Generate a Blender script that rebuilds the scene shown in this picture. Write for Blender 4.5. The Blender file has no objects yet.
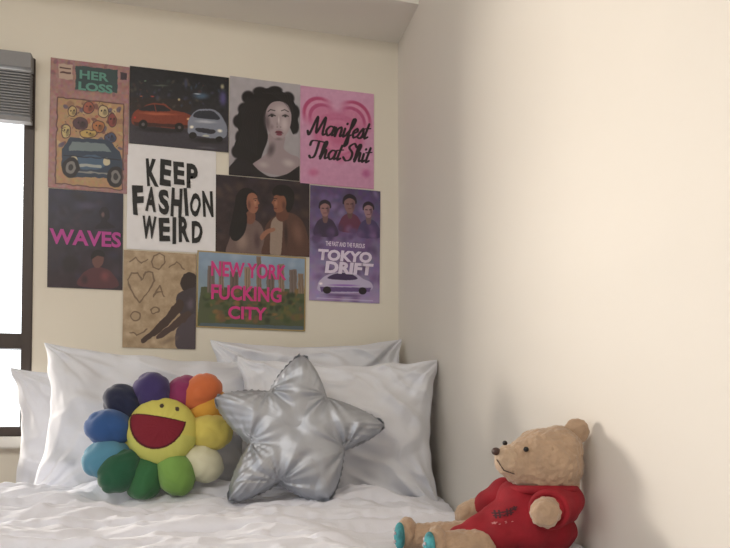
import bpy, math, random, bmesh
import numpy as np
from mathutils import Vector, Matrix, Euler, noise
from mathutils.bvhtree import BVHTree
random.seed(4)
S=bpy.context.scene
COL=S.collection
try:
    S.view_settings.view_transform='Standard'
except Exception: pass

# ---------------------------------------------------------------- helpers
def lin(c):
    c=np.asarray(c,dtype=float)/255.
    return np.where(c<=.04045,c/12.92,((c+.055)/1.055)**2.4)
def L4(c): return tuple(lin(c))+(1.,)
def mat(name,c,rough=.8,metal=0.,nscale=0,nstr=.0,var=0.,bscale=0,bstr=0.,sheen=0.,spec=None,bdist=.002):
    m=bpy.data.materials.new(name); m.use_nodes=True
    nt=m.node_tree; b=nt.nodes['Principled BSDF']
    b.inputs['Base Color'].default_value=L4(c); b.inputs['Roughness'].default_value=rough
    b.inputs['Metallic'].default_value=metal
    if spec is not None: b.inputs['Specular IOR Level'].default_value=spec
    if sheen: b.inputs['Sheen Weight'].default_value=sheen
    tc=nt.nodes.new('ShaderNodeTexCoord')
    if nscale:
        n=nt.nodes.new('ShaderNodeTexNoise'); n.inputs['Scale'].default_value=nscale; n.inputs['Detail'].default_value=5
        nt.links.new(tc.outputs['Object'],n.inputs['Vector'])
        r=nt.nodes.new('ShaderNodeValToRGB')
        a=np.clip(np.array(c)*(1-var),0,255); d=np.clip(np.array(c)*(1+var),0,255)
        r.color_ramp.elements[0].position=.3; r.color_ramp.elements[1].position=.7
        r.color_ramp.elements[0].color=L4(a); r.color_ramp.elements[1].color=L4(d)
        nt.links.new(n.outputs['Fac'],r.inputs['Fac']); nt.links.new(r.outputs['Color'],b.inputs['Base Color'])
    if bscale:
        n=nt.nodes.new('ShaderNodeTexNoise'); n.inputs['Scale'].default_value=bscale; n.inputs['Detail'].default_value=4
        nt.links.new(tc.outputs['Object'],n.inputs['Vector'])
        bp=nt.nodes.new('ShaderNodeBump'); bp.inputs['Strength'].default_value=bstr; bp.inputs['Distance'].default_value=bdist
        nt.links.new(n.outputs['Fac'],bp.inputs['Height']); nt.links.new(bp.outputs['Normal'],b.inputs['Normal'])
    return m
def vcmat(name,rough=.6,bscale=0,bstr=0.,sheen=0.):
    m=mat(name,(200,200,200),rough,bscale=bscale,bstr=bstr,sheen=sheen)
    nt=m.node_tree; a=nt.nodes.new('ShaderNodeVertexColor'); a.layer_name='Col'
    nt.links.new(a.outputs['Color'],nt.nodes['Principled BSDF'].inputs['Base Color'])
    return m
def obj(name,me,m=None,parent=None,smooth=False):
    o=bpy.data.objects.new(name,me); COL.objects.link(o)
    if m: me.materials.append(m)
    if parent: o.parent=parent
    if smooth: me.polygons.foreach_set('use_smooth',[True]*len(me.polygons))
    return o
def empty(name,loc=(0,0,0),rot=(0,0,0)):
    e=bpy.data.objects.new(name,None); COL.objects.link(e); e.location=loc; e.rotation_euler=rot; e.empty_display_size=.05; return e
def boxmesh(boxes,bev=0.):
    bm=bmesh.new()
    for (x0,x1,y0,y1,z0,z1) in boxes:
        r=bmesh.ops.create_cube(bm,size=1.)
        for v in r['verts']:
            v.co=Vector(((x0+x1)/2+v.co.x*(x1-x0),(y0+y1)/2+v.co.y*(y1-y0),(z0+z1)/2+v.co.z*(z1-z0)))
    if bev: bmesh.ops.bevel(bm,geom=bm.edges[:],offset=bev,segments=2,affect='EDGES')
    me=bpy.data.meshes.new('m'); bm.to_mesh(me); bm.free(); return me
def box(name,b,m,parent=None,bev=0.):
    return obj(name,boxmesh([b] if not isinstance(b,list) else b,bev),m,parent)
def gridmesh(P,closed_u=False,col=None):
    nv,nu,_=P.shape
    me=bpy.data.meshes.new('g')
    idx=np.arange(nv*nu).reshape(nv,nu)
    if closed_u: idx=np.concatenate([idx,idx[:,:1]],1)
    f=np.stack([idx[:-1,:-1],idx[:-1,1:],idx[1:,1:],idx[1:,:-1]],-1).reshape(-1,4)
    me.vertices.add(nv*nu); me.vertices.foreach_set('co',P.reshape(-1).astype(np.float32))
    me.loops.add(len(f)*4); me.loops.foreach_set('vertex_index',f.reshape(-1).astype(np.int32))
    me.polygons.add(len(f)); me.polygons.foreach_set('loop_start',np.arange(0,len(f)*4,4,dtype=np.int32))
    me.update(calc_edges=True)
    if col is not None:
        a=me.color_attributes.new('Col','FLOAT_COLOR','POINT')
        c=np.ones((nv*nu,4),dtype=np.float32); c[:,:3]=lin(col.reshape(-1,3)); a.data.foreach_set('color',c.reshape(-1))
    return me
def N(x,y,z=0.): return noise.noise(Vector((x,y,z)))
def ridge(x,y,z=0.,k=3.2):
    return max(0.,1-k*abs(N(x,y,z)))**1.5
def ell(bm,c,r,rot=None,seg=20):
    M=Matrix.Translation(c)@((rot.to_4x4()) if rot is not None else Matrix())@Matrix.Diagonal((r[0],r[1],r[2],1))
    bmesh.ops.create_uvsphere(bm,u_segments=seg,v_segments=seg//2+2,radius=1.,matrix=M)
def blob(name,parts,m,parent,vox=.003,sm=6,disp=0.,dsc=120):
    bm=bmesh.new()
    for p in parts:
        if len(p)==2: ell(bm,p[0],p[1])
        elif len(p)==3: ell(bm,p[0],p[1],p[2])
        else:
            a,b,ra,rb=Vector(p[0]),Vector(p[1]),p[2],p[3]; n=8
            for i in range(n+1):
                t=i/n; r=ra+(rb-ra)*t; ell(bm,a.lerp(b,t),(r,r,r))
    me=bpy.data.meshes.new('t'); bm.to_mesh(me); bm.free()
    o=bpy.data.objects.new('tmp',me); COL.objects.link(o)
    md=o.modifiers.new('r','REMESH'); md.mode='VOXEL'; md.voxel_size=vox
    s=o.modifiers.new('s','SMOOTH'); s.iterations=sm; s.factor=.5
    dg=bpy.context.evaluated_depsgraph_get(); dg.update()
    m2=bpy.data.meshes.new_from_object(o.evaluated_get(dg)); bpy.data.objects.remove(o)
    if disp:
        nr=[v.normal.copy() for v in m2.vertices]
        for v,n in zip(m2.vertices,nr):
            v.co+=n*disp*noise.noise(v.co*dsc)
    return obj(name,m2,m,parent,True)

# ---------------------------------------------------------------- materials
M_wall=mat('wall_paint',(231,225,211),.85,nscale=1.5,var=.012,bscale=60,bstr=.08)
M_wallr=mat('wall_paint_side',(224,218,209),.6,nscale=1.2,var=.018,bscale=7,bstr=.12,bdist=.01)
M_ceil=mat('ceiling_paint',(236,233,226),.9)
M_floor=mat('floor_wood',(150,112,76),.5,nscale=6,var=.2)
M_white=mat('cotton_white',(224,226,233),.9,bscale=350,bstr=.15,sheen=.2)
M_white2=mat('cotton_white_duvet',(232,233,242),.92,bscale=260,bstr=.25,sheen=.2)
M_frame=mat('window_frame_bronze',(66,56,52),.45)
M_trim=mat('trim_white',(222,220,214),.5)
M_blind=mat('blind_grey',(138,138,140),.5)
M_wood=mat('bed_wood',(120,85,55),.5,nscale=8,var=.2)

# ---------------------------------------------------------------- room
XR=.012; XL=-3.2; YB=-4.2; ZC=2.6; T=.16
wx0,wx1,wz0,wz1=-2.15,-1.012,.93,1.95
box('wall_back',[(XL,wx0,0,T,0,ZC),(wx1,XR+T,0,T,0,ZC),(wx0,wx1,0,T,0,wz0),(wx0,wx1,0,T,wz1,ZC)],M_wall)
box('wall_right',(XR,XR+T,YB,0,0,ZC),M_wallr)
ly0,ly1,lz0,lz1=-3.1,-1.3,.9,2.15
box('wall_left',[(XL-T,XL,YB,ly0,0,ZC),(XL-T,XL,ly1,T,0,ZC),(XL-T,XL,ly0,ly1,0,lz0),(XL-T,XL,ly0,ly1,lz1,ZC)],M_wall)
box('wall_front',(XL,XR+T,YB-T,YB,0,ZC),M_wall)
box('floor',(XL-T,XR+T,YB-T,T,-.1,0),M_floor)
box('ceiling',(XL-T,XR+T,YB-T,T,ZC,ZC+.1),M_ceil)
box('soffit_beam',(XL,XR,-.2,0,2.135,ZC),M_ceil)
box('baseboard_back',(XL,XR,-.015,0,0,.1),M_trim,bev=.003)
w=empty('window_1')
fr=[(wx1-.026,wx1,-.005,.07,wz0,wz1),(wx0,wx0+.032,-.005,.07,wz0,wz1),(wx0,wx1,0,.07,wz1-.035,wz1),(wx0,wx1,0,.07,wz0,wz0+.025),
    (wx0,wx1,.01,.06,1.165,1.205),(-1.6,-1.56,.01,.06,wz0,wz1)]
box('frame',fr,M_frame,w,.002)
box('sill',(wx0-.02,wx1-.002,-.035,0,wz0-.03,wz0),M_trim,w,.004)
g=bpy.data.materials.new('window_glass'); g.use_nodes=True; gn=g.node_tree; gn.nodes.clear()
go=gn.nodes.new('ShaderNodeOutputMaterial'); gm=gn.nodes.new('ShaderNodeMixShader'); gt=gn.nodes.new('ShaderNodeBsdfTransparent'); gg=gn.nodes.new('ShaderNodeBsdfGlossy')
gm.inputs[0].default_value=.05; gg.inputs['Roughness'].default_value=.05
gn.links.new(gt.outputs[0],gm.inputs[1]); gn.links.new(gg.outputs[0],gm.inputs[2]); gn.links.new(gm.outputs[0],go.inputs[0])
box('glass',(wx0+.03,wx1-.025,.034,.037,wz0+.02,wz1-.03),g,w)
w2=empty('added_side_opening')  # unseen framed opening, added in the left wall to let side light in
box('frame',[(XL-.08,XL+.01,ly0,ly0+.04,lz0,lz1),(XL-.08,XL+.01,ly1-.04,ly1,lz0,lz1),(XL-.08,XL+.01,ly0,ly1,lz0,lz0+.04),(XL-.08,XL+.01,ly0,ly1,lz1-.04,lz1)],M_frame,w2)
bl=[(wx0+.01,wx1-.003,-.04,-.006,1.905,1.945)]
for i in range(16): bl.append((wx0+.012,wx1-.004,-.038,-.01,1.895-i*.0075-.003,1.895-i*.0075+.0006))
bl.append((wx0+.01,wx1-.003,-.036,-.012,1.762,1.774))
box('window_blind',bl,M_blind)

# ---------------------------------------------------------------- bed
bed=empty('bed')
box('base',(-1.08,-.03,-2.05,-.02,.22,.42),M_wood,bed,.01)
box('legs',[(x,x+.06,y,y+.06,0,.23) for x in(-1.06,-.11) for y in(-2.03,-.1)],M_wood,bed)
box('mattress',(-1.08,-.02,-2.05,-.02,.42,.735),M_white,bed,.03)
def duvet():
    nx,ny=440,560
    xs=np.linspace(-1.25,XR-.006,nx); ys=np.linspace(-2.12,-.27,ny)
    P=np.zeros((ny,nx,3))
    for j,y in enumerate(ys):
        for i,x in enumerate(xs):
            z=.799+.016*N(x*3.1,y*3.1,1)+.013*N(x*6,y*8,3)+.006*N(x*12,y*18,8)
            z+=.012*abs(N(x*4+3,y*9,5))*2-.010
            z+=.016*ridge(x*1.8+y*2.5,y*4.5-x*1.2,11,2.4)+.011*ridge(x*3.5-y*3,y*8,15,2.4)+.006*ridge(x*7+y*3,y*13-x*4,19,2.4)
            yy=y+.025*N(x*4,y*4,9)
            k=yy/.056; d=abs(k-round(k))*.056
            z+=-.011*math.exp(-(d/.006)**2)+.011*N(x*42,y*14,round(k)*3.7)*math.exp(-(d/.016)**2)
            z+=.020*math.exp(-((y+.385)/.06)**2)
            z+=.022*math.exp(-((y+.50)/.07)**2-((x+.24)/.10)**2)
            z+=.012*math.exp(-((y+.9)/.2)**2-((x+.95)/.3)**2)
            # the bear's weight presses a hollow under its seat and legs
            b_=math.exp(-((x+.17)/.17)**4-((y+.95)/.15)**4)
            z=z*(1-b_)+(.775+.004*N(x*20,y*20,2))*b_
            if y>-.33: z-=.09*((y+.33)/.06)**1.6
            if x>-.22: z-=(.028*max(0,min(1,(y+1.15)/.5)))*min(1,(x+.22)/.2)*(1-b_)
            if x>-.04: z-=.012*((x+.04)/.045)**2*(1-b_)
            X=x
            if x<-1.08:
                t=(-1.08-x)/.17; z-=.30*t**1.3; X=-1.08-.035*math.sin(min(1,t*1.6)*math.pi/2)+.01*N(y*9,t*2,4)
            if y<-2.05: z-=.2*(-2.05-y)/.07
            P[j,i]=(X,y,max(z,.4))
    return obj('duvet',gridmesh(P),M_white2,None,True)
duvet()

# ---------------------------------------------------------------- pillows
def pillow(name,w,h,t,loc,rot,seed,wr=1.,sag=0.,bow=.11):
    nu,nv=150,110
    us=np.sin(np.linspace(-1,1,nu)*math.pi/2); vs=np.sin(np.linspace(-1,1,nv)*math.pi/2)
    def surf(sgn):
        P=np.zeros((nv,nu,3))
        for j,v in enumerate(vs):
            for i,u in enumerate(us):
                x=u*w/2*(1-bow*(1-v*v)*abs(u)**2); y=v*h/2*(1-bow*1.1*(1-u*u)*abs(v)**2)
                e=max(0,(1-u*u))**.45*max(0,(1-v*v))**.45
                z=t/2*e
                edge=min(1,6*(1-max(abs(u),abs(v))))
                n=.016*N(u*1.7+seed,v*1.7,seed)+.010*N(u*3+v*2+seed,v*1.2-u*1.3,seed+5)
                for ci,(cu_,cv_) in enumerate(((-1.05,-1.05),(1.05,-1.05),(1.05,1.05),(-1.05,1.05))):
                    du,dv=(u-cu_)*1.4,(v-cv_); r=math.hypot(du,dv); ph=math.atan2(dv,du)
                    n+=.012*N(ph*4.5,r*.8,seed+ci*7)*math.exp(-(r/1.0)**2)*2
                    n+=.008*N(ph*10,r*1.1,seed+ci*3)*math.exp(-(r/.8)**2)
                n+=.013*(ridge(u*.9+v*1.6+seed,v*.5-u*.35,seed+31,2.2)-.3)
                n+=.009*(ridge(u*2.4+v*2.2+seed,v*1.5-u*1.1,seed+41,2.6)-.3)
                n+=.003*N(u*7+seed,v*7,seed+sgn)
                z+=n*wr*edge
                y2=y+.010*N(u*3,v*2,seed+9)
                P[j,i]=(x+.008*N(u*2,v*4,seed+3),z*sgn+.010*N(u*3,v*3,seed+20),y2)
        return P
    A=surf(-1); B_=surf(1)[:,::-1]
    me=bpy.data.meshes.new('p'); b=bmesh.new()
    for P in (A,B_):
        g=gridmesh(P); b.from_mesh(g); bpy.data.meshes.remove(g)
    bmesh.ops.remove_doubles(b,verts=b.verts,dist=.0004)
    bmesh.ops.recalc_face_normals(b,faces=b.faces)
    M=Matrix.Translation(loc)@Euler([math.radians(a) for a in rot]).to_matrix().to_4x4(); Mi=M.inverted()
    for v in b.verts:
        q=M@v.co
        q.x=min(q.x,XR-.006); q.y=min(q.y,-.006); q.z=max(q.z,.738)
        v.co=Mi@q
    b.to_mesh(me); b.free()
    o=obj(name,me,M_white,None,True); o.location=loc; o.rotation_euler=[math.radians(a) for a in rot]
    return o
pillow('pillow',.60,.38,.12,(-.748,-.080,.920),(-6,0,0),1)
pillow('pillow',.57,.40,.17,(-.665,-.218,.957),(-16,3,4),7,1.3)
pillow('pillow',.55,.40,.12,(-.266,-.128,1.002),(-10,-2,4),13,1.2)
pillow('pillow',.51,.39,.19,(-.246,-.335,.940),(-12,1,-12),23,1.4)

# ---------------------------------------------------------------- flower pillow
fl=empty('rainbow_flower_plush_pillow',(-.659,-.425,.948),(math.radians(-16),math.radians(0),math.radians(3)))
petals=[((150,390),(60,48,100)),((183,391),(136,46,92)),((204,389),(200,106,60)),((211,405),(212,156,62)),((212,434),(208,192,96)),((203,466),(216,213,184)),
((175,478),(118,158,76)),((143,480),(50,104,62)),((118,474),(30,84,58)),((103,459),(82,136,162)),((106,428),(44,82,138)),((121,401),(28,34,62))]
k=.00223
for n,((px,py),c) in enumerate(petals):
    x=(px-157)*k*.98; z=(434-py)*k*1.02
    a=math.atan2(z,x)
    b=bmesh.new(); bmesh.ops.create_uvsphere(b,u_segments=56,v_segments=36,radius=1.)
    for v in b.verts:
        q=v.co.copy()
        q=Vector((q.x*.052,q.y*.044,q.z*.0435*(1-.12*(-q.x+1)/2)))
        q*= 1+.06*N(q.x*30,q.z*30,n*3)-.06*ridge(q.x*25,q.z*35,q.y*20+n,3)
        v.co=q
    R=Matrix.Rotation(-a,4,'Y')
    sc=.875
    b.transform(Matrix.Translation((x*sc,.006*((n%2)*2-1)-.004,z*sc))@R)
    me=bpy.data.meshes.new('petal'); b.to_mesh(me); b.free()
    obj('petal_%d'%(n+1),me,mat('plush_petal_%d'%(n+1),c,.95,bscale=500,bstr=.3,sheen=.25),fl,True)
nr,na=80,200
P=np.zeros((nr,na,3)); C=np.zeros((nr,na,3)); Rf=.073
for j in range(nr):
    for i in range(na):
        r=(j/(nr-1)); a=2*math.pi*i/na
        x=r*Rf*math.cos(a); z=r*Rf*math.sin(a)
        P[j,i]=(x+.008,-.026-.040*math.sqrt(max(0,1-r**2.4))-0.003*N(a*5,r*3,2)*r,z)
        px=x/k; pz=z/k
        c=np.array((198,198,104)) if pz<-8 else np.array((206,198,100))
        ca,sa=math.cos(.2),math.sin(.2)
        mx=(px+4)*ca-(pz-9)*sa; mz=(px+4)*sa+(pz-9)*ca
        if mz<0:
            m=(mx/25.5)**2+(mz/30)**2
            if m<1: c=np.array((122,28,44)) if m<.88 else np.array((80,20,30))
        elif mz<1.2 and abs(mx)<25.5: c=np.array((80,20,30))
        for ex,ez in((-1,21),(13,18)):
            e=((px-ex)/1.9)**2+((pz-ez)/2.6)**2
            if e<1: c=np.array((70,56,50))
        C[j,i]=c
obj('face',gridmesh(P,True,C),vcmat('plush_face',.9,500,.3),fl,True)
b=bmesh.new(); ell(b,Vector((0,.01,0)),(.10,.035,.095)); me=bpy.data.meshes.new('core'); b.to_mesh(me); b.free()
obj('core',me,mat('plush_core',(204,196,100),.95),fl,True)

# ---------------------------------------------------------------- star pillow
tips=[(.018,.178),(.070,.074),(.203,.012),(.104,-.042),(.068,-.158),(-.035,-.110),(-.145,-.150),(-.098,-.026),(-.176,.074),(-.056,.088)]
tv=[Vector(p) for p in tips]
def segd(p,a,b):
    ab=b-a; t=max(0,min(1,(p-a).dot(ab)/ab.length_squared)); return (p-a-ab*t).length
bd=[]
for i in range(10):
    a,b_=tv[i],tv[(i+1)%10]
    n=28
    for s in range(n):
        t=s/n; p=a.lerp(b_,t)
        nrm=Vector((a.y-b_.y,b_.x-a.x)); nrm.normalize()
        if nrm.dot(p)<0: nrm=-nrm
        p=p+nrm*.007*math.sin(math.pi*t)+nrm*.0010*math.sin(s*1.9+i)
        te=t if i%2==0 else 1-t
        p*=1-.04*math.exp(-(te/.07)**2)
        bd.append(p)
bm=bmesh.new()
for sgn in(-1,1):
    nr=60; P=np.zeros((nr,len(bd),3))
    for j in range(nr):
        s=math.sin(j/(nr-1)*math.pi/2)
        for i,q in enumerate(bd):
            p=q*s; d=min(segd(p,bd[m],bd[(m+7)%len(bd)]) for m in range(0,len(bd),7)) if s<1 else 0
            h=.050*math.sqrt(1-math.exp(-d/.026))
            n=0
            for vi in (1,3,5,7,9):
                dv=p-tv[vi]; r=dv.length; ph=math.atan2(dv.y,dv.x)
                n+=.012*N(ph*3.2,r*6,vi*5)*math.exp(-(r/.075)**2)
            n+=.007*N(p.x*12,p.y*12,sgn*3)-.003*ridge(p.x*12+p.y*5,p.y*8-p.x*4,4,2.5)
            n+=.0035*math.sin(i*1.05+2*N(i*.2,1,1))*math.exp(-d/.012)*(1-math.exp(-d/.003))
            h+=n*min(1,d/.012)-.005*math.exp(-(p.length/.02)**2)
            P[j,i]=(p.x,sgn*h,p.y)
    g_=gridmesh(P,True); bm.from_mesh(g_); bpy.data.meshes.remove(g_)
bmesh.ops.remove_doubles(bm,verts=bm.verts,dist=.0004)
bmesh.ops.recalc_face_normals(bm,faces=bm.faces)
me=bpy.data.meshes.new('star'); bm.to_mesh(me); bm.free()
M_silver=mat('silver_satin',(178,182,190),.48,.70,bscale=16,bstr=.14,bdist=.005)
st=obj('silver_star_pillow',me,M_silver,None,True); st.location=(-.375,-.515,.954); st.rotation_euler=(math.radians(-14),0,math.radians(-3))

# ---------------------------------------------------------------- teddy bear
tb=empty('teddy_bear',(-.066,-.994,.918),(0,0,math.radians(-14)))
u=.00152
def B(px,py,d=0): return Vector(((px-537)*u,d*u,(463-py)*u))
M_fur=mat('teddy_fur',(178,150,124),.95,nscale=50,var=.05,bscale=190,bstr=.7,sheen=.3,bdist=.003)
M_furl=mat('teddy_fur_muzzle',(190,164,138),.95,nscale=50,var=.05,bscale=190,bstr=.6,sheen=.3,bdist=.003)
M_red=mat('red_jersey',(148,22,36),.85,nscale=30,var=.08,bscale=500,bstr=.35)
M_dark=mat('shirt_print_dark',(70,24,34),.8)
M_lite=mat('shirt_print_light',(196,130,130),.8)
M_nose=mat('teddy_nose',(66,42,34),.5)
M_eye=mat('teddy_eye',(20,14,12),.15)
M_teal=mat('foot_pad_teal',(72,150,158),.8,nscale=45,var=.35)
M_pink=mat('foot_pad_dots',(205,190,196),.8)
def rr(a,b,c): return (a*u,b*u,c*u)
blob('head',[(B(543,463),rr(38,36,36)),(B(521,462,-6),rr(24,26,24)),(B(548,484,2),rr(30,28,18)),(B(556,450,0),rr(25,28,25))],M_fur,tb,.0028,6,.0026,150)
blob('muzzle',[(B(509,460,-10),rr(19,17,17)),(B(502,456,-12),rr(12,13,12))],M_furl,tb,.002,4,.0018,170)
blob('ears',[(B(574,430,-4),rr(13,7,13)),(B(567,440,-2),rr(8,7,8)),(B(536,442,30),rr(12,7,12))],M_fur,tb,.002,4,.0018,170)
blob('nose',[(B(491,450,-14),rr(4.5,6,4))],M_nose,tb,.0012,2)
blob('mouth',[(B(491,458,-18),B(497,468,-22),.0011,.0011),(B(497,468,-22),B(506,471,-26),.0011,.0011)],M_nose,tb,.0008,1)
blob('eyes',[(B(517,447,-29),rr(2.7,2.7,2.7)),(B(505,443,10),rr(2.7,2.7,2.7))],M_eye,tb,.001,1)
shirt=blob('shirt_body',[(B(534,502,2),rr(40,34,26)),(B(520,522,0),rr(44,36,28)),(B(495,530,0),rr(36,34,20)),(B(470,538,2),rr(26,30,14)),(B(545,530,5),rr(32,30,24))],M_red,tb,.003,8,.007,26)
blob('sleeves',[(B(556,500,-8),B(540,503,-33),.034,.030),(B(510,498,30),B(490,515,42),.028,.024)],M_red,tb,.0028,6,.004,40)
cuff=[]
ax=Vector((-.55,-1,-.1)).normalized(); e1=ax.cross(Vector((0,0,1))).normalized(); e2=ax.cross(e1)
for a in np.linspace(0,2*math.pi,50):
    cuff.append((B(535,503,-42)+e1*.025*math.cos(a)+e2*.025*math.sin(a),(.005,.005,.005)))
blob('cuff',cuff,M_red,tb,.0016,3)
blob('arms',[(B(540,502,-30),B(529,505,-50),.021,.0215),(B(492,512,42),B(472,522,48),.020,.021)],M_fur,tb,.0025,4,.002,150)
blob('collar',[(B(540+32*math.cos(a),489+3*math.sin(a),30*math.sin(a)),(.007,.007,.007)) for a in np.linspace(0,2*math.pi,60)],M_red,tb,.002,4)
blob('legs',[(B(470,538,14),B(412,540,20),.024,.020),(B(474,541,-20),B(436,540,-24),.024,.021)],M_fur,tb,.0025,5,.002,150)
blob('feet',[(B(405,537,20),rr(11,16,17)),(B(431,538,-26),rr(11,16,17))],M_fur,tb,.002,4,.0016,170)
blob('foot_pads',[(B(397,538,12),rr(6,13,14)),(B(423,539,-34),rr(6,13,14))],M_teal,tb,.0015,3)
dots=[]
for (cx,cy,cd) in((391.8,538,10),(417.8,539,-36)):
    for a in range(5): dots.append((B(cx,cy+7*math.sin(a*1.256),cd+7*math.cos(a*1.256)),rr(1.4,1.9,1.9)))
blob('foot_pad_dots',dots,M_pink,tb,.001,1)
bvh=BVHTree.FromPolygons([v.co.copy() for v in shirt.data.vertices],[tuple(p.vertices) for p in shirt.data.polygons])
def chest(txt,px,py,wd,ht,rot,m,off):
    cu=bpy.data.curves.new('t','FONT'); cu.body=txt; cu.size=1; cu.offset=off
    o=bpy.data.objects.new('t',cu); COL.objects.link(o)
    dg=bpy.context.evaluated_depsgraph_get(); dg.update()
    me=bpy.data.meshes.new_from_object(o.evaluated_get(dg)); bpy.data.objects.remove(o)
    bm=bmesh.new(); bm.from_mesh(me); bmesh.ops.triangulate(bm,faces=bm.faces)
    bmesh.ops.subdivide_edges(bm,edges=[e for e in bm.edges if e.calc_length()>.12],cuts=2)
    xs_=[v.co.x for v in bm.verts]; ys_=[v.co.y for v in bm.verts]
    for v in bm.verts:
        x=(v.co.x-(max(xs_)+min(xs_))/2)/(max(xs_)-min(xs_))*wd; y=(v.co.y-(max(ys_)+min(ys_))/2)/(max(ys_)-min(ys_))*ht
        r=math.radians(rot); x,y=x*math.cos(r)-y*math.sin(r),x*math.sin(r)+y*math.cos(r)
        c=B(px+x,py-y,-90); hit=bvh.ray_cast(c,Vector((0,1,0)))[0]
        v.co=(hit if hit else c+Vector((0,.09,0)))+Vector((0,-.0012,0))
    m2=bpy.data.meshes.new('p'); bm.to_mesh(m2); bm.free(); obj('chest_print',m2,m,tb)
chest('#:#*',498,508,24,7,16,M_dark,.03); chest('*. : .',494,517,20,3,14,M_lite,.03)

# ---------------------------------------------------------------- posters
class Cv:
    def __init__(s,q,base,res=2.4,warp=0.):
        w=int(abs(q[1][0]-q[0][0])*res); h=int(abs(q[3][1]-q[0][1])*res)
        U,V=np.meshgrid(np.linspace(0,1,w),np.linspace(0,1,h))
        q=[np.array(a,float) for a in q]
        f=lambda i:(q[0][i]*(1-U)*(1-V)+q[1][i]*U*(1-V)+q[2][i]*U*V+q[3][i]*(1-U)*V)
        s.X=f(0); s.Y=f(1); s.U=U; s.V=V; s.w=w; s.h=h
        s.I=np.ones((h,w,3))*np.array(base,float)
        s.rng=np.random.RandomState(int(q[0][0]+q[0][1]))
        if warp:
            s.X=s.X+warp*s.f(11)[...,0]; s.Y=s.Y+warp*s.f(11)[...,0]
    def f(s,cell,ch=1):
        gh,gw=int(s.h/cell)+2,int(s.w/cell)+2
        n=s.rng.randn(gh,gw,ch)
        yy=np.linspace(0,gh-1.001,s.h); xx=np.linspace(0,gw-1.001,s.w)
        y0=yy.astype(int); x0=xx.astype(int); fy=(yy-y0)[:,None,None]; fx=(xx-x0)[None,:,None]
        fy=fy*fy*(3-2*fy); fx=fx*fx*(3-2*fx)
        return (n[y0][:,x0]*(1-fy)*(1-fx)+n[y0+1][:,x0]*fy*(1-fx)+n[y0][:,x0+1]*(1-fy)*fx+n[y0+1][:,x0+1]*fy*fx)
    def put(s,a,c): a=np.clip(a,0,1)[...,None]; s.I=s.I*(1-a)+np.array(c,float)*a
    def e(s,cx,cy,rx,ry,c,rot=0,soft=.12,al=1):
        r=math.radians(rot); dx=s.X-cx; dy=s.Y-cy
        a=(dx*math.cos(r)+dy*math.sin(r))/rx; b=(-dx*math.sin(r)+dy*math.cos(r))/ry
        t=np.clip((1-np.sqrt(a*a+b*b))/soft,0,1)
        s.put(t*t*(3-2*t)*al,c)
    def p(s,pts,c,al=1):
        acc=0
        for ox,oy in ((-.17,-.17),(.17,-.17),(.17,.17),(-.17,.17)):
            inside=np.zeros(s.X.shape,bool); n=len(pts); X=s.X+ox; Y=s.Y+oy
            for i in range(n):
                x0,y0=pts[i]; x1,y1=pts[(i+1)%n]
                if y0==y1: continue
                inside^=((y0>Y)!=(y1>Y))&(X<(x1-x0)*(Y-y0)/(y1-y0)+x0)
            acc=acc+inside*.25
        s.put(acc*al,c)
    def sp(s,pts,c,al=1):
        """closed smooth (Catmull-Rom) shape"""
        P_=[np.array(q,float) for q in pts]; n=len(P_); out=[]
        for i in range(n):
            p0,p1,p2,p3=P_[i-1],P_[i],P_[(i+1)%n],P_[(i+2)%n]
            for t in (0,.2,.4,.6,.8):
                out.append(tuple(.5*((2*p1)+(-p0+p2)*t+(2*p0-5*p1+4*p2-p3)*t*t+(-p0+3*p1-3*p2+p3)*t**3)))
        s.p(out,c,al)
    def l(s,pts,wd,c,al=1):
        for (x0,y0),(x1,y1) in zip(pts[:-1],pts[1:]):
            L=(x1-x0)**2+(y1-y0)**2+1e-9
            t=np.clip(((s.X-x0)*(x1-x0)+(s.Y-y0)*(y1-y0))/L,0,1)
            d=np.hypot(s.X-x0-t*(x1-x0),s.Y-y0-t*(y1-y0))
            s.put(np.clip((wd/2-d)/.5+.5,0,1)*al,c)
    def noise(s,amp,cell=3,mono=True): s.I=s.I+s.f(cell,1 if mono else 3)*amp
    def desat(s,k):
        g=s.I.mean(-1,keepdims=True); s.I=s.I*(1-k)+g*k
    def vg(s,top,bot): s.I=np.array(top,float)*(1-s.V[...,None])+np.array(bot,float)*s.V[...,None]
    def border(s,wd,c):
        m=(s.U*s.w<wd)|(s.U*s.w>s.w-wd)|(s.V*s.h<wd)|(s.V*s.h>s.h-wd); s.put(m*1.,c)
M_poster=vcmat('poster_print',.42)
def poster(name,x0,x1,z0,z1,cv,rot=0.,yoff=0.):
    w,h=x1-x0,z1-z0
    e=empty(name,((x0+x1)/2,-.0025-yoff,(z0+z1)/2),(0,math.radians(rot),0))
    P=np.zeros((cv.h,cv.w,3))
    P[...,0]=(cv.U-.5)*w; P[...,2]=(.5-cv.V)*h
    P[...,1]=-.0008*np.sin(cv.U*5+x0*9)*np.cos(cv.V*4)
    obj('sheet',gridmesh(P[::-1],False,np.clip(cv.I,0,255)[::-1]),M_poster,e,True)
    e['w']=w; e['h']=h
    return e
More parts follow.
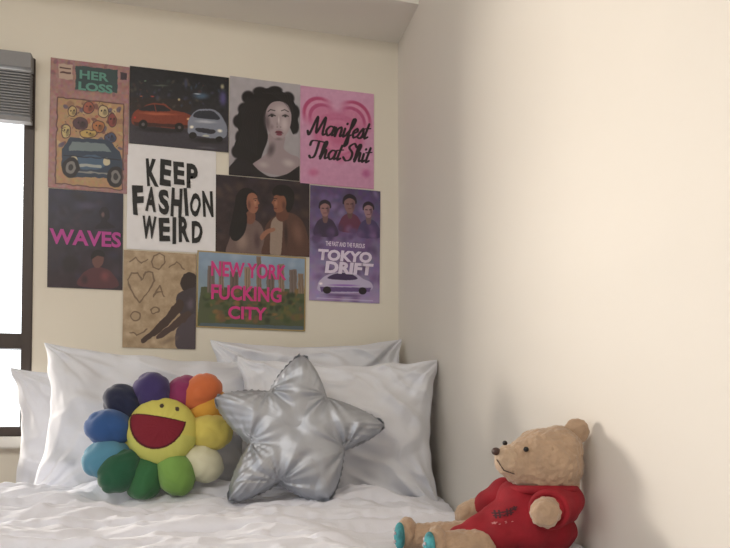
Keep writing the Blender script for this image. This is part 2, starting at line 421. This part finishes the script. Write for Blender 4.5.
def letters(e,txt,cx,cz,hgt,wid,m,bold=.0,jit=0.,shear=0.,rot=0.,name='lettering'):
    W,H=e['w'],e['h']
    cu=bpy.data.curves.new('t','FONT'); cu.body=txt; cu.size=1; cu.offset=bold; cu.shear=shear; cu.resolution_u=3
    o=bpy.data.objects.new('t',cu); COL.objects.link(o)
    dg=bpy.context.evaluated_depsgraph_get(); dg.update()
    me=bpy.data.meshes.new_from_object(o.evaluated_get(dg)); bpy.data.objects.remove(o)
    co=np.zeros(len(me.vertices)*3); me.vertices.foreach_get('co',co); co=co.reshape(-1,3)
    mn,mx=co.min(0),co.max(0)
    co[:,0]=(co[:,0]-(mn[0]+mx[0])/2)/(mx[0]-mn[0])*wid; co[:,1]=(co[:,1]-(mn[1]+mx[1])/2)/(mx[1]-mn[1])*hgt
    if jit:
        for q in co:
            q[1]+=jit*math.sin(q[0]*150+cz*9)*.5; q[0]+=jit*.5*math.sin(q[1]*130+q[0]*60)
    r=math.radians(rot); X=co[:,0]*math.cos(r)-co[:,1]*math.sin(r); Z=co[:,0]*math.sin(r)+co[:,1]*math.cos(r)
    out=np.stack([X+(cx-.5)*W,np.full(len(X),-.0018),Z+(.5-cz)*H],1)
    me.vertices.foreach_set('co',out.reshape(-1)); me.update()
    return obj(name,me,m,e)
def ink(name,c): return mat('ink_'+name,c,.5)
I_black=ink('black',(18,18,20)); I_pink=ink('pink',(206,56,132)); I_mag=ink('magenta',(184,70,150)); I_teal=ink('teal',(96,150,136)); I_white=ink('white',(228,216,238))
def rnd(cv,x0,x1,y0,y1,n,cols,a=(1,4),soft=.6,al=.8):
    for i in range(n):
        cv.e(random.uniform(x0,x1),random.uniform(y0,y1),random.uniform(*a),random.uniform(*a),random.choice(cols),random.uniform(0,180),soft,al)
# 1 comic poster
c=Cv([(50,58),(130,67),(127,194),(49,188)],(160,120,118),2.6,.4); c.noise(5,8)
rnd(c,52,128,60,104,22,[(140,98,100),(170,128,118),(126,90,100)],(2,5))
c.p([(57,98),(124,104),(122,190),(56,184)],(176,140,104)); c.noise(5,6,False)
rnd(c,58,122,102,150,60,[(190,164,114),(164,92,74),(110,66,68),(196,174,134),(86,76,102),(146,110,86)],(1.5,4),.4)
c.p([(75,66),(118,70),(117,93),(75,90)],(52,72,74)); c.p([(58,64),(72,65),(72,80),(58,79)],(186,162,146))
c.l([(60,68),(70,69)],1.5,(80,50,50)); c.l([(60,73),(70,74)],1.5,(80,50,50)); c.p([(120,72),(127,73),(127,80),(120,79)],(60,50,60))
for (x,y,a,b,col) in [(72,112,5,6,(190,164,112)),(88,108,6,7,(160,90,72)),(103,112,6,7,(194,174,132)),(80,124,8,7,(86,60,68)),(98,127,7,7,(174,112,68)),(112,120,5,8,(136,66,62)),(66,132,5,8,(196,176,122)),(88,134,9,5,(190,160,92)),(110,138,7,6,(70,78,108))]:
    c.e(x,y,a,b,(70,48,52)); c.e(x,y,a-.9,b-.9,col); c.e(x+a*.3,y+1,a*.5,b*.6,tuple(np.array(col)*.7),20,.6); c.e(x-1.5,y-1,.8,1,(40,26,26)); c.e(x+1.8,y-1,.8,1,(40,26,26))
for i in range(40):
    x,y=random.uniform(60,120),random.uniform(104,150); c.l([(x,y),(x+random.uniform(-4,4),y+random.uniform(-3,3))],.6,(58,40,46),.7)
c.p([(62,150),(70,138),(108,140),(120,152),(124,170),(118,178),(70,178),(62,168)],(48,62,82)); c.p([(72,142),(104,144),(112,152),(68,151)],(116,130,134))
c.e(90,163,17,8,(72,96,122)); c.e(74,160,4,4,(204,194,164)); c.e(106,162,4,4,(204,194,164)); c.l([(80,166),(100,167)],3,(166,170,166)); c.l([(64,156),(120,160)],1,(30,34,50)); c.l([(72,172),(112,174)],1.5,(140,140,136))
c.e(71,168,9,11,(32,28,34),10); c.e(71,168,5,7,(126,122,120),10); c.e(71,168,2.5,3.5,(50,48,50),10); c.e(115,177,9,11,(32,28,34),10); c.e(115,177,5,7,(126,122,120)); c.e(115,177,2.5,3.5,(50,48,50))
c.l([(57,98),(124,104),(122,190),(56,184),(57,98)],1.2,(96,66,64))
e=poster('comic_poster',-.976,-.773,1.601,1.958,c,.5)
letters(e,'HER',.55,.105,.024,.075,I_teal,.03); letters(e,'LOSS',.57,.195,.024,.088,I_teal,.04)
# 2 street cars at night
c=Cv([(130,67),(229,77),(226,153),(130,143)],(34,34,40),2.8,.2); c.vg((24,26,32),(54,50,58)); c.noise(3,10)
c.p([(130,118),(228,128),(226,153),(130,143)],(58,54,64)); c.p([(130,98),(190,100),(190,112),(130,112)],(42,34,34))
rnd(c,131,226,80,108,60,[(50,62,60),(60,60,86),(84,76,66),(30,34,40),(80,50,48),(54,72,96)],(.8,4),.9,.7)
for (x,y,a,b,col) in [(145,82,2,1,(110,140,110)),(160,86,12,1.5,(80,90,80)),(185,84,3,8,(62,66,90)),(200,96,12,5,(72,96,120)),(222,98,6,12,(86,78,130)),(222,86,3,4,(170,166,136)),(178,100,2,2,(220,200,150)),(152,97,3,1.2,(190,74,60)),(141,97,2,1,(210,110,70)),(196,94,6,1,(190,200,210))]: c.e(x,y,a,b,col,soft=.9)
c.e(160,130,34,4,(24,22,26),3,.8); c.e(205,141,24,4,(28,26,30),5,.8)
c.sp([(132,118),(135,112),(142,108),(148,104.5),(157,103.5),(165,105),(172,110.5),(184,113),(190,117),(190,126),(178,128.5),(150,126.5),(134,125)],(128,58,40))
c.sp([(139,110.5),(147,106),(157,105),(164,106.5),(169,111),(155,111.5)],(34,30,36)); c.l([(154,105),(155.5,111.5)],.9,(128,58,40))
c.e(158,114,26,2,(186,100,68),2,.9,.9); c.p([(134,122),(190,125.5),(189,128),(135,126)],(66,32,28)); c.e(143,124.5,4.6,4.8,(16,14,16)); c.e(143,124.5,2,2.2,(96,90,90),0,.4); c.e(178,127.5,4.8,4.8,(16,14,16)); c.e(178,127.5,2,2.2,(96,90,90),0,.4); c.e(187,119,2.4,1.6,(240,200,140),0,.7); c.e(135,118,1.4,1.6,(200,50,40),0,.6)
c.sp([(186,128),(187,120),(192,113),(198,109.5),(208,109),(216,111.5),(221,118),(225,126),(224,137),(214,139),(196,136),(187,134)],(132,138,154)); c.sp([(192,117),(196,111.5),(207,110.6),(214,113),(218,119.5),(205,119)],(40,44,56))
c.e(204,122,15,2.4,(186,190,202),4,.9); c.e(190,127,3.2,2.2,(250,244,226),soft=.8); c.e(218,131,4,2.6,(250,245,230),soft=.8); c.sp([(195,128),(212,130),(211,134),(196,132)],(38,38,48)); c.e(191,135.5,4,3.6,(16,16,18)); c.e(217,139.5,4,3,(16,16,18)); c.e(204,136,4,1.3,(190,190,180),3,.4)
c.e(205,148,14,2,(100,98,104),5,.9,.7); c.noise(2,4)
poster('street_cars_poster',-.771,-.5,1.743,1.962,c)
# 3 woman portrait
c=Cv([(230,77),(301,84),(299,181),(227,175)],(176,164,176),3.4,0); c.vg((178,170,184),(162,150,164)); c.noise(3,16)
K=(24,18,24)
c.sp([(252,96),(262,89),(276,89),(290,96),(297,108),(298,122),(294,134),(290,128),(284,112),(276,104),(268,110),(265,122),(267,138),(262,152),(256,166),(244,174),(232,172),(236,158),(233,146),(238,134),(235,122),(241,108)],K)
for (x,y,a,b) in [(244,110,8,8),(238,122,7,8),(240,138,7,9),(236,152,7,8),(248,98,8,8),(260,92,9,6),(275,90,9,5),(288,98,8,8),(295,112,6,9),(295,126,5,9),(250,160,9,9),(238,164,7,7)]: c.e(x,y,a,b,K,0,.35)
c.sp([(268,134),(284,136),(283,148),(290,154),(299,158),(299,170),(284,176),(262,172),(250,166),(260,158),(268,150)],(166,134,144))
c.e(270,150,6,11,(96,72,84),18,.95,.95); c.e(288,163,10,6,(196,168,176),15,.95); c.e(262,165,9,5,(188,156,164),10,.95)
c.sp([(266,110),(271,103),(279,101),(287,104),(291,112),(291,122),(288,131),(282,138.5),(277,140),(271,136),(266.5,128),(265,118)],(180,146,156))
c.e(280,110,10,8,(206,176,184),0,.95); c.e(284,124,6,11,(210,180,188),0,.95); c.e(266.5,122,5,15,(110,82,94),-6,.95,.95); c.e(278,139,6,2.6,(130,98,108),0,.95,.8); c.e(271,127,3.4,4.4,(150,114,126),0,.95); c.e(278.6,130,5,1.6,(170,134,144),0,.95)
c.l([(267.6,111.6),(270,109.6),(274.6,110.6)],.9,(50,36,44)); c.l([(281.2,110.6),(284.6,109.4),(288.4,111.4)],.8,(50,36,44))
c.e(271.4,115,4.2,2.7,(84,62,74),0,.95,.95); c.e(285,115.4,3.7,2.4,(92,68,80),0,.95,.9); c.l([(267.8,116.2),(271.2,114.6),(275,115.8)],1.,K); c.l([(282,115.8),(285,114.7),(288.4,116)],.9,K); c.e(271.5,116.3,1.3,1.1,K,0,.3); c.e(285.2,116.4,1.2,1.,K,0,.3)
c.e(278.4,120,1.3,6,(222,196,204),0,.95); c.e(276.6,124,1.2,3,(150,114,126),0,.95,.8); c.e(276.6,127,1,.7,(90,60,72),0,.7); c.e(280.2,127,.9,.7,(100,70,82),0,.7)
c.desat(.55)
c.e(278.4,132,4.4,1.5,(104,44,60),3,.35); c.e(278.6,134.4,3.8,1.6,(122,56,74),3,.4); c.l([(274.4,132.9),(282.8,133.2)],.5,(60,20,34))
c.sp([(226,170),(236,160),(248,162),(258,171),(270,177),(286,174),(301,166),(303,186),(224,184)],(30,24,30))
for i in range(12):
    x=240+i*1.6; c.l([(x+8,96+i*.4),(x,110+i),(x+2-i*.3,126+i),(x-3,144+i)],.45,(66,56,62),.45)
for i in range(7): c.l([(262+i*4,91+abs(i-3)*.6),(272+i*3,94),(287+i*1.2,104+i*2.5)],.4,(70,60,66),.5)
poster('woman_portrait_poster',-.498,-.293,1.678,1.967,c,.3)
# 4 heart poster with brush script
c=Cv([(302,86),(376,95),(371,190),(299,182)],(222,150,190),3.4,0); c.vg((212,160,192),(202,146,180)); c.noise(2,14)
def heart(cx,cy,s,col,soft=1.):
    x=(c.X-cx-.02*(c.Y-cy))/s; y=-(c.Y-cy-(c.X-cx)*.12)/s
    c.put(np.clip(-((x*x+y*y-1)**3-x*x*y**3)*soft*6,0,1),col)
heart(338,137,31,(182,76,120)); heart(338,137,28.5,(214,150,182)); heart(338,137,26,(182,84,128)); heart(338,137,23.5,(206,130,166)); heart(338,136,17,(192,104,142),.3)
c.e(312,172,8,6,(196,112,152),soft=.9); c.e(364,174,7,7,(184,102,150),soft=.9); c.noise(2,7)
G={'M':([[(-.2,.3),(.05,0),(.45,1.9),(.7,.2),(1.25,1.9),(1.35,.15),(1.65,.15)]],1.6),'a':([[(.75,.9),(.35,1),(.05,.5),(.3,0),(.65,.3),(.78,.95),(.7,.1),(1.,.2)]],.95),
'n':([[(0,.9),(.08,0),(.2,.7),(.5,1),(.62,.7),(.6,.05),(.85,.2)]],.85),'i':([[(.1,.9),(.08,.05),(.35,.2)],[(.2,1.4),(.24,1.46)]],.38),
'f':([[(.0,.3),(.45,1.2),(.6,1.9),(.35,1.9),(.25,.6),(.05,-.9),(.3,-.7),(.3,.1),(.6,.3)]],.6),'e':([[(0,.4),(.45,.7),(.35,1),(.06,.6),(.2,.02),(.6,.25)]],.6),
's':([[(0,.3),(.38,1.05),(.48,.4),(.25,0),(.0,.1)],[(.3,0),(.65,.25)]],.6),'t':([[(.3,1.6),(.12,.1),(.45,.2)],[(-.1,1.05),(.55,1.15)]],.5),
'T':([[(-.3,1.4),(-.1,1.9),(1.2,1.8)],[(.55,1.85),(.45,.3),(.1,0),(-.1,.2)]],1.0),'h':([[(.0,.2),(.4,1.5),(.35,1.9),(.15,1.6),(.08,0),(.3,.8),(.52,.95),(.55,.1),(.85,.2)]],.82),
'S':([[(1.,1.6),(.7,1.95),(.25,1.5),(.7,.9),(.65,.2),(.2,0),(-.15,.35)]],1.05),' ':([],.35)}
def script(txt,x,y,sx,sy,sl):
    for ch in txt:
        st_,adv=G[ch]
        for sk in st_:
            pts=[np.array(q,float) for q in sk]; out=[]
            pp=[pts[0]]+pts+[pts[-1]]
            for i in range(1,len(pp)-2):
                for t in np.linspace(0,1,6,endpoint=False):
                    p0,p1,p2,p3=pp[i-1:i+3]
                    out.append(.5*((2*p1)+(-p0+p2)*t+(2*p0-5*p1+4*p2-p3)*t*t+(-p0+3*p1-3*p2+p3)*t**3))
            out.append(pts[-1])
            q=[(x+(a[0]+.28*a[1])*sx,y+sl*(x-310+a[0]*sx)-a[1]*sy) for a in out]
            for a,b2 in zip(q[:-1],q[1:]):
                dx,dy=b2[0]-a[0],b2[1]-a[1]; wv=1.+1.4*abs(dy)/(math.hypot(dx,dy)+1e-6)
                c.l([a,b2],wv,(24,14,22))
        x+=adv*sx
script('Manifest',309,134,9.6,9.0,.10); script('That Shit',309,157.5,9.2,8.8,.10)
e=poster('heart_poster',-.292,-.066,1.672,1.965,c)
# 5 keep fashion weird
c=Cv([(129,143),(217,153),(214,254),(126,249)],(232,231,234)); c.noise(1.5,12)
e=poster('typography_poster',-.775,-.535,1.447,1.742,c)
def hand(e,txt,y,h,x0,x1,k0):
    wt=[.5 if ch=='I' else (1.3 if ch=='W' else 1.) for ch in txt]; tot=sum(wt); x=x0
    for i,ch in enumerate(txt):
        wd=(x1-x0)*wt[i]/tot
        letters(e,ch,x+wd*.5,y+.012*math.sin(i*2.3+k0),h*(1+.10*math.sin(i*1.7+k0)),wd*(.55 if ch=='I' else .84)*e['w'],I_black,.045,.002,0,3*math.sin(i*2.9+k0),'glyph_%s_%d'%(txt.lower(),i)); x+=wd
hand(e,'KEEP',.25,.072,.20,.80,1); hand(e,'FASHION',.525,.076,.05,.98,2.2); hand(e,'WEIRD',.795,.070,.15,.86,4)
# 6 couple
c=Cv([(217,175),(310,183),(307,258),(214,250)],(44,30,32),3.2,0); c.vg((44,34,42),(56,38,38)); c.noise(3,14)
rnd(c,216,308,178,256,60,[(62,44,46),(34,26,34),(72,54,52),(48,38,52),(80,62,56),(30,22,28)],(4,10),.95,.7)
c.sp([(236,196),(242,189),(250,189),(256,194),(257,200),(252,198),(248,206),(247,216),(244,232),(234,240),(228,234),(231,218),(234,206)],(18,12,16))
c.sp([(234,226),(243,219),(254,220),(261,228),(263,244),(263,257),(226,255),(228,238)],(112,92,88)); c.e(240,240,9,14,(150,128,118),0,.95); c.e(255,240,5,14,(80,60,62),0,.95)
c.sp([(246,212),(253,211),(254,219),(250,224),(244,221)],(120,78,64))
c.sp([(247,196),(252,193),(256.4,196),(257,200),(258.6,203.6),(257,205),(257,209),(254,213),(249,212),(246,206)],(150,100,80)); c.e(254.4,202,2.6,6,(182,130,104),0,.95); c.e(248.5,205,2.6,7,(104,66,56),0,.95)
c.l([(253,199.2),(256,198.8)],.7,(40,22,22)); c.e(254.6,200.8,1,.6,(30,16,18),0,.4); c.l([(254.4,208),(257,207.8)],.8,(120,46,48))
c.sp([(231,222),(236,214),(243,210),(246,218),(243,232),(235,240),(229,236)],(18,12,16))
c.sp([(264,226),(274,216),(288,213),(300,220),(306,236),(306,257),(262,257),(262,240)],(86,58,50)); c.sp([(270,222),(277,216),(281,220),(280,240),(277,257),(268,257),(268,238)],(150,132,120)); c.e(296,234,8,18,(118,84,72),-10,.95); c.e(284,234,3,18,(50,32,32),0,.95)
c.sp([(276,210),(286,208),(287,218),(280,222),(275,218)],(100,62,50))
c.sp([(272,191),(279,185),(289,187),(294,195),(292,207),(287,213),(284,206),(282,198),(274,197)],(16,12,14))
c.sp([(274,196),(281,195),(285,199),(285,207),(281,212),(276,213),(273,211),(272.6,206),(270.6,203),(272.6,200)],(134,86,66)); c.e(275,203,2.6,6,(168,114,90),0,.95); c.e(283,206,3,7,(92,56,46),0,.95); c.e(281,193,7,4,(16,12,14),0,.4)
c.l([(272.8,199),(276,199.2)],.8,(34,20,20)); c.e(274.2,201,1,.6,(26,14,16),0,.4); c.l([(272.6,208.6),(275.4,209)],.8,(92,40,40))
c.sp([(258,236),(264,230),(272,228),(273,231),(266,234),(260,240)],(150,104,84)); c.noise(1.5,4)
poster('movie_couple_poster',-.535,-.264,1.453,1.676,c)
# 7 street racing film
c=Cv([(310,185),(381,192),(377,304),(306,299)],(120,80,150),3.2,0); c.vg((84,70,108),(164,148,190)); c.noise(4,14,False)
rnd(c,308,380,188,300,90,[(96,76,130),(126,102,156),(80,62,98),(152,130,184),(106,74,122)],(3,9),.95,.6)
for (x,y,s,sk,jk) in [(324,209,6.2,(150,112,112),(58,46,72)),(349,205,7.2,(132,98,98),(100,50,76)),(368,211,6,(158,124,132),(74,64,104))]:
    c.sp([(x-11,y+26),(x-9,y+14),(x-3,y+9),(x+3,y+9),(x+9,y+14),(x+12,y+27)],jk); c.sp([(x-2.4,y+4),(x+2.4,y+4),(x+2,y+13),(x-2,y+13)],tuple(np.array(sk)*.75))
    c.sp([(x-s*.95,y-s*.1),(x-s*.8,y-s*1.1),(x,y-s*1.5),(x+s*.85,y-s*1.05),(x+s*.95,y-s*.1),(x,y-s*.2)],(36,26,40))
    c.sp([(x-s*.72,y-s*.5),(x,y-s*.9),(x+s*.72,y-s*.5),(x+s*.7,y+s*.4),(x+s*.3,y+s*1.15),(x-s*.3,y+s*1.15),(x-s*.7,y+s*.4)],sk); c.e(x+s*.5,y+1,s*.35,s,(84,58,74),0,.95,.8)
    c.l([(x-3,y-.8),(x-1,y-.6)],.8,(40,22,30),.9); c.l([(x+1,y-.6),(x+3,y-.8)],.8,(40,22,30),.9); c.l([(x-1.4,y+4),(x+1.4,y+4)],.7,(100,54,62),.8)
rnd(c,310,378,228,240,26,[(90,68,112),(70,54,92),(134,102,148)],(4,8),.95,.7)
c.e(342,250,36,12,(112,84,142),0,.9,.8)
c.sp([(315,284),(318,279),(326,274),(340,271.5),(352,273),(361,279),(369,283),(369,290),(350,293),(318,291)],(190,180,210)); c.sp([(325,278),(331,274),(341,272.8),(350,274.6),(355,279),(342,280)],(66,48,88)); c.p([(317,286),(369,288),(367,292),(318,291)],(104,80,134)); c.e(324,289.5,4.3,3.8,(26,18,32)); c.e(360,291,4.3,3.8,(26,18,32)); c.e(318,283,2.6,1.8,(255,245,255),0,.7); c.e(341,285,20,1.4,(150,110,190),2,.7)
c.l([(314,297),(370,301)],1.,(204,192,222),.7); c.e(340,295,26,2,(90,66,116),3,.9,.8)
e=poster('street_racing_poster',-.263,-.047,1.324,1.668,c,.5)
letters(e,'THE FAST AND THE FURIOUS',.5,.50,.014,.12,I_white,.02,0,.1,0,'lettering_1'); letters(e,'TOKYO',.5,.60,.034,.165,I_white,.05,0,.1,0,'lettering_2'); letters(e,'DRIFT',.56,.705,.036,.15,I_white,.05,0,.1,0,'lettering_3')
# 8 waves
c=Cv([(49,188),(126,194),(121,291),(48,287)],(36,30,50),2.8,.2); c.vg((38,40,62),(46,30,40)); c.noise(3,14)
rnd(c,50,124,190,288,70,[(50,46,72),(34,30,48),(60,46,62),(28,24,36),(64,56,78)],(4,11),.95,.6)
c.e(88,206,20,7,(66,60,86),soft=.95)
c.sp([(100,212),(105,207),(110,210),(111,218),(108,222),(116,228),(96,229),(102,221)],(28,22,36)); c.e(104,215,2.6,4,(104,78,80),0,.7)
c.e(70,264,12,12,(28,18,26),soft=.6)
c.sp([(78,286),(82,274),(92,268),(102,268),(112,274),(116,288)],(84,44,52)); c.sp([(92,260),(94,254),(99,252),(103,256),(103,263),(99,268),(94,267)],(106,70,66)); c.sp([(91,260),(92,253),(98,250),(104,253),(104,257),(97,256)],(20,14,20)); c.e(104,277,7,8,(120,62,66),0,.95); c.e(84,280,5,7,(52,28,38),0,.95)
e=poster('waves_poster',-.976,-.785,1.331,1.600,c)
letters(e,'WAVES',.5,.485,.043,.182,I_mag,.03)
# 9 sand drawing
c=Cv([(122,250),(197,255),(195,350),(121,345)],(172,150,122),2.8,.5); c.noise(3,4); c.noise(4,9); c.noise(7,18)
D=(116,96,76)
c.l([(130,290),(126,280),(130,273),(136,273),(140,280),(144,272),(151,273),(153,281),(147,292),(138,302),(130,290)],1.5,D); c.l([(150,262),(153,256),(158,254),(163,257),(164,262),(158,270),(152,267),(150,262)],1.3,D)
c.l([(128,262),(134,258),(140,264),(146,260)],1.3,D); c.l([(152,296),(158,286),(164,296)],1.5,D); c.l([(155,292),(162,292)],1.3,D); c.e(134,315,6,5,D); c.e(134,315,4.6,3.6,(172,150,122)); c.e(154,310,5,4,D); c.e(154,310,3.6,2.6,(172,150,122))
c.l([(168,268),(176,262),(184,270)],1.2,D); c.l([(128,330),(136,334),(146,328)],1.2,D)
c.sp([(182,290),(180,282),(183,275),(190,273),(197,277),(197,292),(190,294)],(50,38,36)); c.sp([(178,294),(186,290),(199,290),(199,322),(186,320),(178,312),(175,302)],(64,54,60)); c.sp([(178,300),(184,306),(172,320),(158,332),(143,341),(140,338),(152,328),(166,314)],(66,48,42)); c.sp([(186,312),(192,318),(176,328),(158,338),(156,334),(170,324)],(74,56,52)); c.sp([(174,334),(184,322),(199,316),(199,354),(178,352)],(78,68,76))
c.e(190,305,5,9,(96,86,96),soft=.95); c.e(168,340,14,4,(130,110,92),-20,.9,.7)
poster('beach_drawing_poster',-.783,-.588,1.172,1.443,c,.3,.0008)
# 10 new york
c=Cv([(196,249),(305,259),(302,331),(196,322)],(150,170,190),2.8,.2); c.vg((136,158,184),(124,140,142)); c.noise(2,12); rnd(c,198,300,254,272,16,[(164,178,196),(150,170,192)],(4,10),.95,.6)
c.p([(200,284),(304,290),(302,331),(196,322)],(80,88,62))
for (x,y,w_,h_,col) in [(206,264,7,26,(118,104,98)),(217,260,5,32,(138,122,108)),(228,270,8,24,(106,92,86)),(242,266,6,26,(150,128,108)),(254,256,5,38,(134,114,98)),(264,270,8,20,(114,100,94)),(276,264,6,30,(144,124,106)),(287,270,8,24,(118,104,98)),(296,274,6,20,(138,118,100))]:
    c.p([(x,y),(x+w_,y+.5),(x+w_,y+h_),(x,y+h_)],col); c.l([(x+w_*.35,y+2),(x+w_*.35,y+h_)],.7,tuple(np.array(col)*.75)); c.l([(x+w_*.75,y+2),(x+w_*.75,y+h_)],.7,tuple(np.array(col)*.78))
for i in range(140):
    x=200+random.random()*100; y=286+random.random()*30+(x-200)*.06; c.e(x,y,2+random.random()*4,2+random.random()*3,random.choice([(64,78,48),(100,94,54),(130,100,60),(52,62,44),(112,86,60),(82,94,56)]),soft=.8)
c.p([(200,318),(300,326),(300,330),(198,323)],(80,96,104)); c.border(4,(168,146,96))
e=poster('new_york_poster',-.586,-.275,1.233,1.452,c,.6,.0016)
letters(e,'NEW YORK',.47,.225,.044,.215,I_pink,.03,0,0,0,'lettering_1'); letters(e,'FUCKING',.45,.53,.044,.20,I_pink,.03,0,0,0,'lettering_2'); letters(e,'CITY',.46,.79,.038,.11,I_pink,.03,0,0,0,'lettering_3')

# ---------------------------------------------------------------- light
W=bpy.data.worlds.new('World'); S.world=W; W.use_nodes=True
W.node_tree.nodes['Background'].inputs[0].default_value=(.92,.96,1,1); W.node_tree.nodes['Background'].inputs[1].default_value=2.2
def area(name,loc,tgt,sx,sy,pw,col):
    l=bpy.data.lights.new(name,'AREA'); l.shape='RECTANGLE'; l.size=sx; l.size_y=sy; l.energy=pw; l.color=col
    o=bpy.data.objects.new(name,l); COL.objects.link(o); o.location=loc
    o.rotation_euler=(Vector(tgt)-Vector(loc)).to_track_quat('-Z','Y').to_euler(); return o
area('daylight_window',(-2.15,.80,1.45),(-.1,-1.1,1.40),.6,.6,78,(1,.90,.78))
area('side_fill_light',(-3.6,-2.2,1.9),(0,-1.3,1.2),1.6,1.1,6,(.95,.97,1))  # added fill, shining in through the made-up left opening
area('ceiling_fill_light',(-1.7,-2.6,2.5),(-1.2,-1.0,0),.9,.9,26,(1,.95,.87))  # added warm ambient fill under the ceiling, no visible fixture

# ---------------------------------------------------------------- camera
cam=bpy.data.cameras.new('camera'); co=bpy.data.objects.new('camera',cam); COL.objects.link(co); S.camera=co
co.location=(-.567,-1.9,1.0)
co.rotation_euler=(math.radians(91.5),0,math.radians(-14))
cam.sensor_width=36; cam.lens=650/730*36; cam.shift_y=(410-274-17)/730; cam.clip_start=.02
